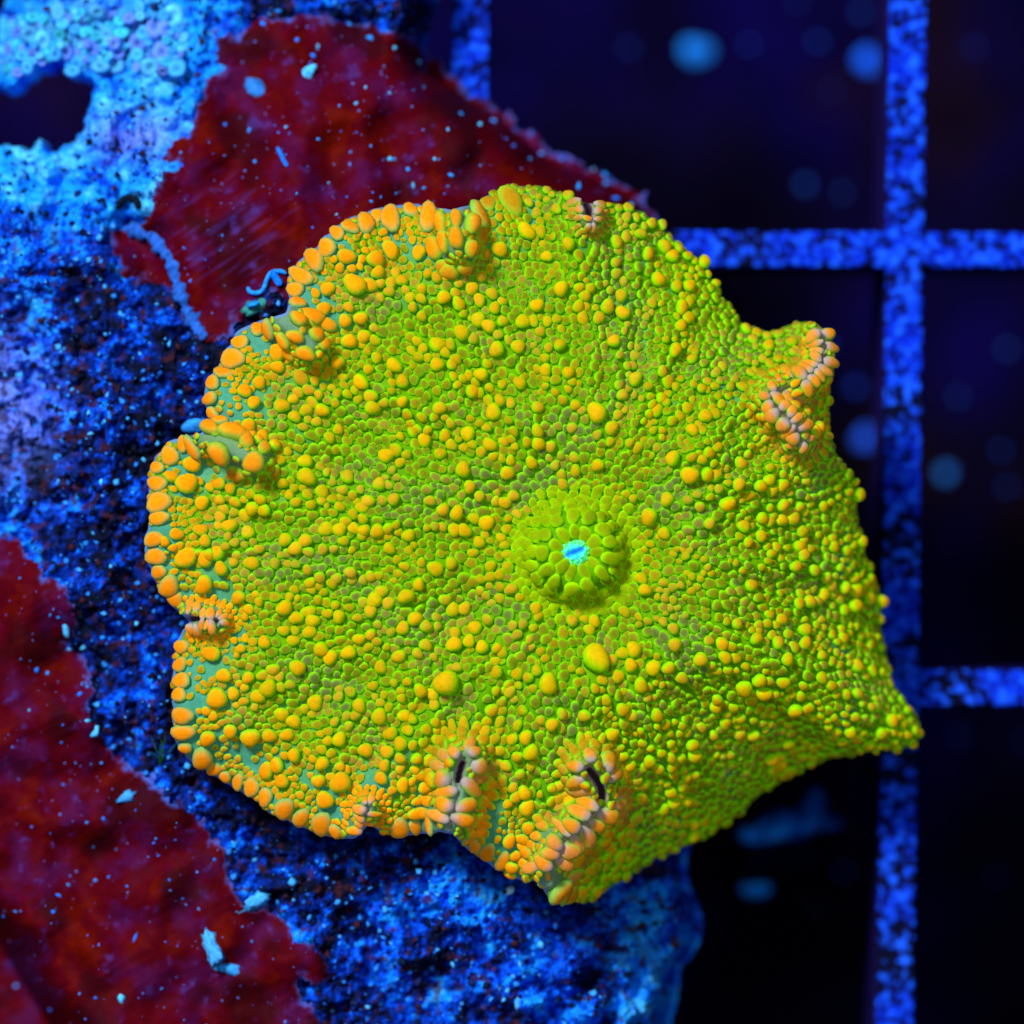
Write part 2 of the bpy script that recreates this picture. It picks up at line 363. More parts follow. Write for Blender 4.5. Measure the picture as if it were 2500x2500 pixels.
# (a) conspicuous single papillae read off the photograph (1932-pixel view): x, y, radius
BIG = [(1118,1252,26),(1032,1288,19),(1233,1258,16),(1196,1228,15),(850,1292,25),(935,778,16),(1128,778,19),(872,630,16),(905,605,14),(685,718,15),
 (578,900,17),(560,1258,15),(508,1300,17),(596,1325,15),(508,1385,14),(655,645,15),(1012,578,14),(925,1395,18),(805,1405,17),(815,1470,18),(800,1500,16),
 (990,1520,15),(975,1525,14),(1040,1470,16),(1055,1485,15),(990,1565,16),(1040,1540,13),(660,1230,14),(475,1065,14),(455,1125,13),(1300,895,17),(1365,945,15),
 (1230,972,17),(1390,915,13),(1335,985,12),(1428,915,13),(1262,945,14),(1275,870,14),(1348,905,13),(1255,1005,12),(1405,1290,17),(1320,1240,14),(1440,1300,15),
 (1205,1290,14),(1235,1345,13),(1150,1380,14),(1105,1345,13),(1420,1210,13),(1480,1245,13),(1300,1400,13),(770,1010,13),(735,1035,12),(640,1000,13),
 (715,920,13),(745,945,12),(655,905,13),(605,930,13),(910,705,14),(885,740,13),(1010,770,12),(800,835,13),(830,860,12),(870,890,15),(915,985,15),(905,970,10),
 (955,890,13),(960,905,12),(1000,870,12),(1130,875,12),(1085,860,11),(530,770,14),(555,790,12),(610,770,13),(640,680,14),(745,690,14),(760,725,13),(825,690,13),
 (835,560,14),(860,575,13),(890,545,13),(985,610,14),(1060,545,14),(1140,580,14),(1175,560,13),(1235,530,14),(1265,490,13),(1215,480,12),(1160,650,13),(1200,720,13),
 (700,1155,12),(735,1140,12),(640,1165,13),(560,1165,13),(585,1195,13),(500,1215,13),(470,1275,12),(885,1210,13),(860,1195,12),(755,1235,13),(720,1260,13),
 (680,1330,14),(715,1350,15),(640,1395,14),(690,1415,14),(735,1420,13),(610,1440,13),(560,1425,14),(735,1510,15),(700,1480,13),(760,1350,13),(790,1300,14),
 (940,1270,12),(1040,1365,13),(1080,1395,12),(1205,1465,13),(1170,1335,13),(1390,1380,12),(1345,1330,13),(1500,1330,14),(1545,1280,12),(1470,1170,12),(1590,1310,11)]
for x, y, r in BIG:
    u, v = x*K, y*K; r *= K
    if not free(u, v, float(H(np.array([u]), np.array([v]))[0])/0.0149, r, .8): continue
    addp(u, v, r, r*RND(.95, 1.15), r*RND(1.05, 1.3), *radial(u, v), 'ball')
# (c) the row of fat papillae along the free margin on the rock side, and a looser second row
ring = resample(OUTS, 4.0)
i = 0
lfr = leftness(ring[:, 0], ring[:, 1])
while i < len(ring):
    p = ring[i]; t = ring[(i+2) % len(ring)]-ring[i-2]; t = t/(np.hypot(*t)+1e-9); n = np.array([t[1], -t[0]])
    if D_OUT(*(p+n*15)) < 0: n = -n
    if lfr[i] > 0.3:
        a = RND(16, 28); b = a*RND(1.15, 1.7)
        q = p+n*(b*0.74+RND(0, 5)); zz = float(H(q[:1], q[1:])[0])
        if free(q[0], q[1], zz/0.0149, a*0.92, 0.86): addp(q[0], q[1], a, b, a*RND(.7, .95), n[0], n[1], 'rim', zz, a*1.02)
        if random.random() < 0.55:
            a2 = RND(15, 27); q = p+n*(RND(75, 135)); zz = float(H(q[:1], q[1:])[0])
            if free(q[0], q[1], zz/0.0149, a2*1.35, 0.92): addp(q[0], q[1], a2, a2*RND(1.0, 1.3), a2*RND(1.0, 1.2), n[0], n[1], 'rim2', zz)
        i += 3
    else: i += 6
# (d) scattered rounder papillae in radial rows, then the cobbled ground between them
NC = 150000
cu = rng.uniform(330, 2260, NC); cv = rng.uniform(440, 2220, NC)
ok = D_OUT(cu, cv) > 0; cu, cv = cu[ok], cv[ok]
cd = D_OUT(cu, cv); ok = cd > 7; cu, cv, cd = cu[ok], cv[ok], cd[ok]
cz = H(cu, cv); cr = np.hypot(cu-CEN[0], cv-CEN[1]); cth = np.arctan2(cv-CEN[1], cu-CEN[0]); cl = leftness(cu, cv)
ok = (cr > 166) & (lambda f_: (f_[2] < 0.92) & (f_[1] < .15))(fold_fields(cu, cv)); cu, cv, cd, cz, cr, cth, cl = [a[ok] for a in (cu, cv, cd, cz, cr, cth, cl)]
rows = 1.1*perlin(cth*13, cr/260, 41)+0.75*perlin(cu/70, cv/70, 42)+0.30*sm(cr, 200, 560)-0.34
npool = len(cu); nb = npool//5
mcl = cl*(1-sm(cd, 70, 190))
for i in range(nb):
    pr = rows[i]-0.6*mcl[i]
    if pr < 0.02 or random.random() > 0.35+pr: continue
    r = 9.5+8.5*random.random()**1.8+(2.0 if cl[i] > .5 else 0)
    if free(cu[i], cv[i], cz[i]/0.0149, r, 0.80):
        for k in range(random.choice((1, 2, 3, 4, 5))):     # often in little clusters
            u, v = (cu[i], cv[i]) if k == 0 else (cu[i]+RND(-1, 1)*r*1.9, cv[i]+RND(-1, 1)*r*1.9)
            rr = r if k == 0 else r*RND(.75, 1)
            uv = np.array([u]), np.array([v])
            if k and (D_OUT(u, v) < 6 or not free(u, v, float(H(*uv)[0])/0.0149, rr, 0.8)): continue
            addp(u, v, rr*RND(.92, 1.08), rr*RND(.95, 1.2), rr*RND(1.0, 1.35), *radial(u, v), 'ball')
tealgap = perlin(cu/85, cv/85, 32)
for i in range(nb, npool):
    m = mcl[i]
    r = (10.2+4.2*random.random())*(1-0.25*m)*(0.88 if cth[i] < -0.3 and cth[i] > -1.5 else 1.0)
    if cr[i] < 330: r *= 1.10
    if m > .35 and tealgap[i] > .02 and random.random() < 0.93: continue
    if i > npool*0.72: r *= 0.68
    if free(cu[i], cv[i], cz[i]/0.0149, r, 0.735):
        addp(cu[i], cv[i], r*RND(.92, 1.08), r*RND(.98, 1.25), r*RND(.75, 1.05), *radial(cu[i], cv[i]), 'bead' if m > .3 else 'cobble', float(cz[i]))
print('papillae', len(pap))
A_ = np.array([p[:7] for p in pap]); kind = np.array([p[7] for p in pap])
def frames(u, v):
    e = 7.0
    pu = world(u+e, v, H(u+e, v, True, False))-world(u-e, v, H(u-e, v, True, False))
    pv = world(u, v+e, H(u, v+e, True, False))-world(u, v-e, H(u, v-e, True, False))
    n = np.cross(pv, pu); n /= np.linalg.norm(n, axis=1)[:, None]
    return n
def build(A, kind, lean=0.25, seed=1):
    r = np.random.default_rng(seed); n = len(A); u, v = A[:, 0], A[:, 1]
    nrm = frames(u, v)+np.array([0, 0, 1.])*np.where(np.isin(kind, ['lip', 'lip2', 'fat']), 0.8, lean)[:, None]; nrm += r.normal(0, .10, nrm.shape); nrm /= np.linalg.norm(nrm, axis=1)[:, None]
    z = H(u, v, True, False); p = world(u, v, z); k = FRAME*(CAM-z)/CAM/2500*S
    d = np.stack([A[:, 5], -A[:, 6], 0*u], -1); d -= nrm*np.sum(d*nrm, 1)[:, None]; d /= np.linalg.norm(d, axis=1)[:, None]+1e-9
    t = np.cross(d, nrm)
    lob = 1+0.09*np.cos(2*np.arctan2(TY, TX)[None]+r.uniform(0, 6.3, n)[:, None])+0.07*np.cos(3*np.arctan2(TY, TX)[None]+r.uniform(0, 6.3, n)[:, None])
    ball = np.isin(kind, ['ball', 'rim2']); lift = np.where(ball, 0.58, np.where(np.isin(kind, ['lip', 'fat']), 0.3,  np.where(kind == 'petal', 0.5, 0.2)))
    lx = TX[None]*lob*(A[:, 2]*k)[:, None]; ly = TY[None]*lob*(A[:, 3]*k)[:, None]; lz = (TZ[None]+lift[:, None])*(A[:, 4]*k)[:, None]
    X = p[:, None]+lx[..., None]*t[:, None]+ly[..., None]*d[:, None]+lz[..., None]*nrm[:, None]
    # pigment: a core colour on the crown of each papilla, green skin round its foot
    dd = np.maximum(D_OUT(u, v), 0); lf = leftness(u, v); m = lf*(1-sm(dd, 40, 260)); _, _, nr = fold_fields(u, v)
    hot = np.clip(np.maximum(m, nr*0.9), 0, 1)
    big = sm(A[:, 2], 10, 20)
    reg = perlin(u/160, v/160, 51); fine = r.uniform(0, 1, n)
    core = mixc(np.tile(OLIVE, (n, 1)), np.tile(GREY, (n, 1)), sm(reg+(fine-.5)*0.5, 0.0, 0.35)*0.85)
    warm = sm(fine+0.5*perlin(u/90, v/90, 52), 0.55, 1.0)
    core = mixc(core, np.array([0.55, 0.28, 0.0]), warm*0.45)
    core = mixc(core, mixc(np.tile(AMBER, (n, 1)), np.tile(np.array([0.82, 0.38, 0.0]), (n, 1)), r.uniform(0, 1, n)), np.where(ball, 0.50+0.45*big, 0.0))
    core = mixc(core, ORANGE, hot*np.where(kind == 'cobble', .45, np.where(kind == 'bead', r.uniform(.15, .8, n), .95)))
    core = mixc(core, np.array([0.62, 0.40, 0.42]), np.where(kind == 'lip', 0.08*r.uniform(0, 1, n), 0))
    rim = mixc(np.tile(GREEN, (n, 1)), np.array([0.30, 0.36, 0.06]), hot*0.65*np.where(np.isin(kind, ['rim', 'lip', 'lip2', 'fat']), 1, .4))
    rim = mixc(rim, TEAL, 0.35*m*np.isin(kind, ['rim']))
    pet = kind == 'petal'
    core[pet] = np.array([0.25, 0.34, 0.0])*r.uniform(.85, 1.15, (pet.sum(), 1)); rim[pet] = np.array([0.36, 0.86, 0.0])
    core *= r.uniform(.88, 1.1, (n, 1))
    cw = np.where(np.isin(kind, ['cobble'])[:, None], TC[None]**1.25, np.where(ball[:, None], TC[None]**.75, np.where(pet[:, None], TC[None]**.85, TC[None])))
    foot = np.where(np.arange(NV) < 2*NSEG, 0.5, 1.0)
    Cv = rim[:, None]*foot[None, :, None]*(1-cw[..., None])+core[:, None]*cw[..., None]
    inner = np.where(kind == 'lip', 1, 0)[:, None]*sm(-TY, 0.25, 0.95)[None]           # lilac ends where two lips meet
    Cv = mixc(Cv, LILAC, inner*.8)
    return X, Cv*0.88
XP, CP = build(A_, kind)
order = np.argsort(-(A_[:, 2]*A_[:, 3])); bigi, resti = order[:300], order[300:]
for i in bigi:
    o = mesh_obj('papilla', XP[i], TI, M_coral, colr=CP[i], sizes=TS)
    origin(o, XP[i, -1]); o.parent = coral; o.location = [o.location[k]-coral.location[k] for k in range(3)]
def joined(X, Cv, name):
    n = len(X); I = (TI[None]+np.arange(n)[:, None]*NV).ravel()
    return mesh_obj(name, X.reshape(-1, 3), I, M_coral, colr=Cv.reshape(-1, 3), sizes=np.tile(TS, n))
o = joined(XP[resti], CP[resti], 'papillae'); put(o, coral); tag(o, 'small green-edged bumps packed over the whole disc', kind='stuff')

# ------------------------------------------------------------------ mouth cone with its petals
mc = bpy.data.objects.new('mouth_cone', None)
def cone_rows():
    a = np.linspace(0, 2*np.pi, 48, endpoint=False); rows = []
    for r_, z_ in ((118, -0.05), (104, 0.10), (84, 0.34), (62, 0.50), (42, 0.50), (28, 0.40)):
        uu = CEN[0]+np.cos(a)*r_; vv = CEN[1]+np.sin(a)*r_
        rows.append(world(uu, vv, H(uu, vv)+z_*0.25+0.0))
    return np.concatenate(rows)
cr_ = cone_rows(); cf = grid_faces(6, 48, True)
mcone = mesh_obj('mouth_cone', cr_, cf, M_coral, colr=np.tile(np.array([0.10, 0.28, 0.0]), (len(cr_), 1))); put(mcone, coral)
tag(mcone, 'raised green cone round the mouth, covered with petal-like scales')
pet = []
for (n, rad, a, b, h, off) in ((11, 52, 15.5, 23, 12, .1), (13, 82, 18, 20, 14, .5), (18, 101, 16, 16, 14, .2), (24, 112, 13.5, 14, 13, .6), (29, 122, 13, 13, 12, .3), (32, 134, 13, 13, 12, .0), (34, 148, 13.5, 14, 11, .4), (35, 161, 13, 14, 10, .2)):
    for k in range(n):
        t = (k+off+RND(-.16, .16))/n*2*math.pi; q = rad*RND(.95, 1.05)
        pet.append((CEN[0]+math.cos(t)*q, CEN[1]+math.sin(t)*q, a*RND(.85, 1.2), b*RND(.85, 1.2), h*RND(.9, 1.2), math.cos(t), math.sin(t), 'petal' if rad < 100 else 'cobble2'))
PA = np.array([p[:7] for p in pet]); PK = np.array([p[7] for p in pet])
XQ, CQ = build(PA, np.where(PK == 'cobble2', 'petal', PK), lean=1.1, seed=4)
for i in range(len(pet)):
    o = mesh_obj('petal', XQ[i], TI, M_coral, colr=CQ[i], sizes=TS)
    origin(o, XQ[i, -1]); o.parent = mcone; o.location = [o.location[k]-coral.location[k]-mcone.location[k] for k in range(3)]
# the mouth: a small puckered cyan pad crossed by a blue slit
zt = float(H(CEN[:1]+45, CEN[1:]+0)[0]); aa = np.linspace(0, 2*np.pi, 56, endpoint=False); rows, cols_ = [], []
for q in np.linspace(1, 0.02, 16):
    wob = 1+0.16*perlin(np.cos(aa)*2.2+9, np.sin(aa)*2.2, 61)+0.10*perlin(np.cos(aa)*5+3, np.sin(aa)*5, 62)
    X = np.cos(aa)*36*q*wob; Y = np.sin(aa)*31*q*wob; cs, sn = math.cos(-.38), math.sin(-.38)
    lx = X*cs+Y*sn; ly = -X*sn+Y*cs; sl = np.exp(-(ly/6.0)**2)*(1-sm(np.abs(lx), 18, 30))
    n = perlin(X/6, Y/6, 63); n2 = perlin(X/3.5+4, Y/3.5, 64)
    c = mixc(np.tile(np.array([0.06, 0.62, 0.01]), (56, 1)), np.array([0.02, 0.62, 0.42]), sm(1-q+.35*n, .10, .42)); c = mixc(c, np.array([.25, 1.0, .65]), sm(n2+n*.5, .12, .45)*sm(q, .3, .6)*.9)
    c = mixc(c, np.array([.015, .24, .95]), np.clip(sl*1.25, 0, 1)); c = mixc(c, np.array([.03, .45, .8]), .6*(1-sm(q, .25, .65))*(1-sl))
    rows.append(world(CEN[0]+X, CEN[1]+Y, zt+.26+.34*(1-q**2.5)*0.6+.06*n+.04*n2-.22*sl)); cols_.append(np.clip(c, 0, 1))
mo = mesh_obj('mouth', np.concatenate(rows), grid_faces(16, 56, True), material('mouth_tissue', fluor=0.30, var=.3, vscale=9), colr=np.concatenate(cols_))
mo.parent = mcone; mo.location = [-coral.location[k]-mcone.location[k] for k in range(3)]; tag(mo, 'bright cyan-blue puckered mouth slit')
bpy.data.objects.remove(mc)

# ================================================================== rock
ROCK = chaikin(PX([(-160,-160),(860,-160),(815,10),(790,110),(862,180),(938,222),(988,262),(1018,296),(1090,325),(1160,357),(1215,392),(1270,480),(1350,700),(1400,1000),
 (1390,1250),(1350,1450),(1290,1600),(1285,1660),(1322,1735),(1308,1790),(1272,1828),(1272,1880),(1255,1940),(1240,2090),(-160,2090)]), 1)
RED1 = chaikin(PX([(395,75),(450,55),(500,22),(560,30),(650,34),(715,50),(775,84),(815,112),(882,166),(950,206),(1000,246),(1026,280),(1096,310),(1166,342),(1225,380),(1250,470),(1100,640),
 (800,680),(560,640),(535,560),(470,575),(440,600),(425,640),(385,640),(352,600),(332,560),(300,548),(262,532),(230,512),(207,470),(215,430),(255,420),(290,410),(297,370),
 (300,330),(345,312),(300,285),(335,272),(372,222),(362,205),(392,185),(372,160),(430,152),(412,112)]), 1)
RED2 = chaikin(PX([(-150,980),(0,1010),(40,1032),(92,1082),(130,1122),(150,1172),(132,1212),(162,1252),(182,1290),(165,1340),(180,1390),(222,1442),(268,1460),(310,1490),(338,1540),
 (402,1570),(432,1620),(440,1680),(482,1708),(540,1728),(552,1770),(602,1785),(632,1830),(602,1862),(570,1840),(560,1880),(592,1900),(590,1960),(560,2080),(-150,2080)]), 1)
CAVE = PX([(-60,160),(25,190),(60,150),(110,138),(160,160),(160,205),(135,262),(85,272),(40,258),(-60,265)])
D_ROCK = Field(lambda a, b: sdist(a, b, ROCK)); D_RED1 = Field(lambda a, b: sdist(a, b, RED1)); D_RED2 = Field(lambda a, b: sdist(a, b, RED2)); D_CAVE = Field(lambda a, b: sdist(a, b, CAVE))
def jagf(u, v): return 22*perlin(u/70, v/70, 87)+13*perlin(u/30, v/30, 84)+8*perlin(u/12, v/12, 85)
def macro(u, v):
    z = 6.9-2.4*sm((760-v)/760)-0.8*sm((420-u)/420)-3.2*sm((u-1150)/560)*sm(v, 1850, 2050)
    z = z+1.0*fbm(u/420, v/420, 61, 2)+0.85*fbm(u/170, v/170, 62, 2)
    z = z+0.9*np.exp(-((u-820)/420)**2-((v-560)/230)**2)                       # swell under the upper red crust
    z = z-1.3*np.exp(-segdist(u, v, PX([(235,440),(290,520)]), False)**2/55.0**2)  # hollow beside its curled edge
    z = z+2.0*sm(v, 1950, 2080)*sm(u, 1200, 1420)*(np.abs(perlin(u/120, v/120, 63))*2-.35)
    d = D_ROCK(u, v); q = 1-np.clip(d/110, 0, 1)
    return z-(z+0.0)*q**2.6, d
def coral_floor(u, v):
    du = u-CEN[0]; dv = v-CEN[1]; th_ = np.arctan2(dv, du); s = np.hypot(du, dv)/np.interp(th_, TH, RT)
    h = H(u, v, False)
    return np.where(s < 1.0, h-1.75-0.25*sm(s, .5, 1), np.where(s < 1.35, h-1.9+(s-1.0)*9, 99))
def cavef(u, v): return D_CAVE(u+22*perlin(u/40, v/40, 77), v+22*perlin(u/40, v/40, 78))
def rock_z(u, v):
    m, d = macro(u, v)
    w1, _ = worley(u/62, v/62, 71); w2, i2 = worley(u/24, v/24, 72)
    n = 0.55*fbm(u/95, v/95, 73, 4, .6)+0.42*(0.45-w1)+0.22*(0.5-w2)+0.14*perlin(u/11, v/11, 74)
    pit = sm(perlin(u/46, v/46, 75), 0.28, 0.6)+0.8*sm(perlin(u/20, v/20, 76), 0.35, 0.7)
    smooth_top = (1-sm(v, 640, 800))*(1-sm(u, 500, 620))                        # calmer, paler crust at the upper left
    z = m+(n*1.0-0.55*pit*(1-.7*smooth_top))*sm(d, -10, 60)
    z = z+smooth_top*(0.9*(np.abs(perlin(u/75, v/75, 79))-.2)+0.35*(np.abs(perlin(u/32, v/32, 80))-.2)-.45*n)
    z = z-3.8*sm(cavef(u, v), -24, -2)
    return np.minimum(z, coral_floor(u, v)), d
def red_z(u, v):
    m, d = macro(u, v)
    z = m+0.30+0.15*fbm(u/150, v/150, 81, 2)+0.015*perlin(u/28, v/28, 82)+0.02*perlin((u*.5+v*.87)/14, (v*.5-u*.87)/90, 83)+0.03*perlin(u/60, v/60, 86)
    return np.minimum(z, coral_floor(u, v)+0.12)
GS = 4.6
gu, gv = np.meshgrid(np.arange(-190, 1830, GS), np.arange(-190, 2690, GS))
rz, rd = rock_z(gu, gv)
jag = jagf(gu, gv)
s1 = D_RED1(gu, gv)+jag; s2 = D_RED2(gu, gv)+jag
redm = np.maximum(s1, s2)
zr = red_z(gu, gv)
rz = np.where(redm > -6, np.minimum(rz, zr-0.10-0.2*sm(redm, 0, 30)), rz)
# rock colour, with shade near the coral
def rock_colour(u, v):
    n1 = fbm(u/58, v/58, 91, 5, .72); n2 = fbm(u/150, v/150, 92, 3); n3 = perlin(u/9, v/9, 93); wl, wid = worley(u/30, v/30, 94)
    DARK = np.array([0.004, 0.006, 0.022]); DEEP = np.array([0.002, 0.020, 0.24]); MID = np.array([0.002, 0.085, 0.85]); CYAN = np.array([0.008, 0.32, 1.0]); PALE = np.array([0.10, 0.62, 1.0])
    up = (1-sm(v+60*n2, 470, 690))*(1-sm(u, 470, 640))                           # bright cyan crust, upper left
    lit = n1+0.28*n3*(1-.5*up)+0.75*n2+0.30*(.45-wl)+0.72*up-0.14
    lit = lit-0.12*np.exp(-np.clip(-D_OUT(u, v), 0, 999)/120)  # coral's shadow on the rock, painted in as a darker halo
    lit = lit-0.28*sm(u, 200, 420)*sm(v, 560, 700)*(1-sm(v, 1500, 1900))          # darker rock along the left side of the coral
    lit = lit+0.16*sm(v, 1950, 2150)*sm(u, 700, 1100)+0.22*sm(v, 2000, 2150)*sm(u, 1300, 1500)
    c = mixc(np.tile(DARK, u.shape+(1,)), DEEP, sm(lit, -.55, -.18)); c = mixc(c, MID, sm(lit, -.18, .16)); c = mixc(c, CYAN, sm(lit, .10, .50)); c = mixc(c, PALE, sm(lit, .62, 1.0)*.8)
    lil = np.exp(-((u-20)/95)**2-((v-1000)/150)**2)+0.9*np.exp(-((u-330)/110)**2-((v-330)/60)**2)+0.5*np.exp(-((u-230)/90)**2-((v-60)/70)**2)
    c = mixc(c, np.array([0.14, 0.22, 0.85]), np.clip(lil*sm(n1, -.5, .1)*1.1, 0, .9))
    c = mixc(c, np.array([0.05, 0.012, 0.02]), 0.8*sm(perlin(u/24, v/24, 95)+.4*perlin(u/130, v/130, 96), .30, .55)*(1-up))   # maroon film
    return c
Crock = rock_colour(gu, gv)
keep = (rd > -14) & (cavef(gu, gv) < -14)        # the cave goes right through the rock
vid = -np.ones(gu.size, int); kv = keep.ravel(); vid[kv] = np.arange(kv.sum())
qf = grid_faces(*gu.shape)[:, ::-1]; qf = qf[kv[qf].all(1)]
rv = world(gu, gv, rz).reshape(-1, 3)[kv]; rf = vid[qf]
# close the rock below: border walls down to the grate
ed = np.concatenate([rf[:, [0, 1]], rf[:, [1, 2]], rf[:, [2, 3]], rf[:, [3, 0]]]); key = np.sort(ed, 1); kk = key[:, 0]*10**7+key[:, 1]
_, inv, cnt = np.unique(kk, return_inverse=True, return_counts=True); be = ed[cnt[inv] == 1]
bv = np.unique(be); mp_ = {int(b): len(rv)+i for i, b in enumerate(bv)}
low = rv[bv].copy(); low[:, 2] = np.minimum(low[:, 2], 0.0)-0.0002
wall = np.array([[b, a, mp_[int(a)], mp_[int(b)]] for a, b in be])
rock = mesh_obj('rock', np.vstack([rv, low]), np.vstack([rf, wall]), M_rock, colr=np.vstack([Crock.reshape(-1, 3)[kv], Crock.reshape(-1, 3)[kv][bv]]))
tag(rock, 'porous blue-lit live rock crusted with algae, under the coral', kind='structure')

# ------------------------------------------------------------------ red crusts
def crust(sdf, name, label, seed):
    m = sdf > -5; t = np.clip((sdf+5)/42, 0, 1)
    edge = 0.34*(1-np.sqrt(np.clip(1-(1-t)**2, 0, 1)))
    z = zr-edge; v_ = world(gu, gv, z).reshape(-1, 3)
    n1 = fbm(gu/130, gv/130, seed, 4, .6); n2 = fbm(gu/40, gv/40, seed+1, 3, .6); n3 = perlin((gu*.55+gv*.83)/12, (gv*.55-gu*.83)/90, seed+2)*np.exp(-((gu-560)/160)**2-((gv-560)/130)**2)
    MAR = np.array([0.080, 0.0008, 0.0050]); BR = np.array([0.11, 0.0030, 0.0008]); PUR = np.array([0.070, 0.003, 0.038]); DK = np.array([0.030, 0.0015, 0.004]); DUST = np.array([0.07, 0.035, 0.26])
    c = mixc(np.tile(MAR, gu.shape+(1,)), PUR, sm(n1+.3*n3, -.05, .45)); c = mixc(c, BR, sm(-n1+.2*n2, .15, .5)); c = mixc(c, DK, .8*sm(fbm(gu/170, gv/170, seed+5, 2), .12, .5))
    c = mixc(c, DUST, 0.45*sm(n2+.45*n1+.25*n3, .40, .85)+0.22*sm(n3, .1, .4))
    c = mixc(c, np.array([0.05, 0.16, 0.75]), np.clip(1-t*2.4, 0, 1)*sm(n2, -.3, .3)*.8)
    k = m.ravel(); ids = -np.ones(gu.size, int); ids[k] = np.arange(k.sum()); q = grid_faces(*gu.shape)[:, ::-1]; q = ids[q[k[q].all(1)]]
    o = mesh_obj(name, v_[k], q, M_alga, colr=c.reshape(-1, 3)[k]); tag(o, label, 'algae', 'maroon crusts on the rock')
    return o
under = D_OUT(gu, gv)
crust(np.where(under > 170, -50, s1), 'red_alga_crust', 'maroon algal crust with a curled pale edge, passing behind the top of the coral', 101)
r2 = crust(s2, 'red_alga_crust', 'maroon algal crust with ragged edge, below and left of the coral on the rock', 121)
def surf(u, v):
    u = np.atleast_1d(np.asarray(u, float)); v = np.atleast_1d(np.asarray(v, float))
    z, _ = rock_z(u, v); j = jagf(u, v)
    s = np.maximum(D_RED1(u, v), D_RED2(u, v))+j
    return np.where(s > 0, red_z(u, v)-0.34*(1-np.sqrt(np.clip(1-(1-np.clip((s+5)/42, 0, 1))**2, 0, 1))), z), s
# tubes
def tube(name, pts, rad, mat, colr, nseg=10, parent=None, rough=0.0, seed=1, taper=True):
    P = np.asarray(pts, float); n = len(P); T = np.gradient(P, axis=0); T /= np.linalg.norm(T, axis=1)[:, None]+1e-12
    up = np.array([0.1, 0.05, 1.0]); B = np.cross(T, up); B /= np.linalg.norm(B, axis=1)[:, None]+1e-12; Nn = np.cross(B, T)
    rr = np.broadcast_to(np.asarray(rad, float)[:n] if np.ndim(rad) else rad, (n,)).copy(); r = np.random.default_rng(seed)
    if taper: rr[0] *= .45; rr[-1] *= .45
    a = np.linspace(0, 2*np.pi, nseg, endpoint=False)
    q = rr[:, None]*(1+rough*r.normal(0, 1, (n, nseg)))
    X = P[:, None]+q[..., None]*(np.cos(a)[None, :, None]*B[:, None]+np.sin(a)[None, :, None]*Nn[:, None])
    Vv = np.vstack([X.reshape(-1, 3), P[:1]-T[:1]*rr[0]*.5, P[-1:]+T[-1:]*rr[-1]*.5])
    f4 = grid_faces(n, nseg, True); j = np.arange(nseg)
    t1 = np.stack([np.full(nseg, n*nseg), j, (j+1) % nseg], -1); t2 = np.stack([np.full(nseg, n*nseg+1), (n-1)*nseg+(j+1) % nseg, (n-1)*nseg+j], -1)
    I = np.r_[f4[:, ::-1].ravel(), t1[:, ::-1].ravel(), t2[:, ::-1].ravel()]; Z_ = np.r_[np.full(len(f4), 4), np.full(2*nseg, 3)]
    c = np.tile(np.asarray(colr, float), (len(Vv), 1))*(1+0.25*r.normal(0, 1, (len(Vv), 1))).clip(.3, 1.6)
    o = mesh_obj(name, Vv, I, mat, colr=c, sizes=Z_)
    if parent is not None: put(o, parent)
    return o
def path3(l, lift, step=6, smooth=2):
    P = resample(chaikin(PX(l), smooth, False), step, False); z, _ = surf(P[:, 0], P[:, 1]); z = np.convolve(np.r_[[z[0]]*3, z, [z[-1]]*3], np.ones(7)/7, 'valid')
    return world(P[:, 0], P[:, 1], z+lift)
MM = S
CY = (0.005, 0.19, 1.0); PB = (0.015, 0.30, 1.0); WB = (0.08, 0.52, 1.0)
red1 = bpy.data.objects['red_alga_crust']
o = tube('curled_edge', path3([(246,424),(262,438),(292,446),(306,468),(326,490),(330,520),(342,555),(356,590),(372,622),(392,640)], 0.0), (0.24+.07*np.sin(np.arange(200)*.55)+.05*np.sin(np.arange(200)*1.31))*MM, M_grit, (0.02, 0.12, 0.55), parent=None, rough=.22)
o.parent = red1; tag(o, 'pale blue curled edge of the maroon crust')

# ================================================================== loose things on the rock
def lump(name, u, v, a, b, h, ang, colr, mat=None, seed=0, lift=0.35, sub=2, z=None, rough=.22, flat=False):
    r = np.random.default_rng(seed+int(u*13+v*7)); import bmesh
    bm = bmesh.new(); bmesh.ops.create_icosphere(bm, subdivisions=sub, radius=1)
    X = np.array([x.co[:] for x in bm.verts]); F = np.array([[x.index for x in q.verts] for q in bm.faces]); bm.free()
    ax = r.normal(0, 1, (5, 3)); ax /= np.linalg.norm(ax, axis=1)[:, None]
    for q in ax:
        d = X@q; X = X-np.clip(d-r.uniform(.45, .8), 0, 1)[:, None]*q*0.9
    X *= 1+rough*.5*r.normal(0, 1, (len(X), 1))
    if z is None: z = float(surf(u, v)[0][0])
    k = FRAME*(CAM-z)/CAM/2500*S; ca, sa = math.cos(ang), math.sin(ang)
    x = X[:, 0]*a*k; y = X[:, 1]*b*k; zz = X[:, 2]*h*k
    Y = np.stack([x*ca-y*sa, x*sa+y*ca, zz+lift*h*k], -1); p = world(np.array([u]), np.array([v]), np.array([z]))[0]
    c = np.tile(np.asarray(colr, float), (len(X), 1))*(1+.18*r.normal(0, 1, (len(X), 1))).clip(.4, 1.5)
    o = mesh_obj(name, Y, F, mat or M_grit, colr=c, smooth=not flat); o.location = p
    return o
def L2(name, x, y, a, b, h, deg, colr, label, cat, group=None, **kw):
    return tag(lump(name, x*K, y*K, a*K, b*K, h*K, math.radians(deg), colr, **kw), label, cat, group)
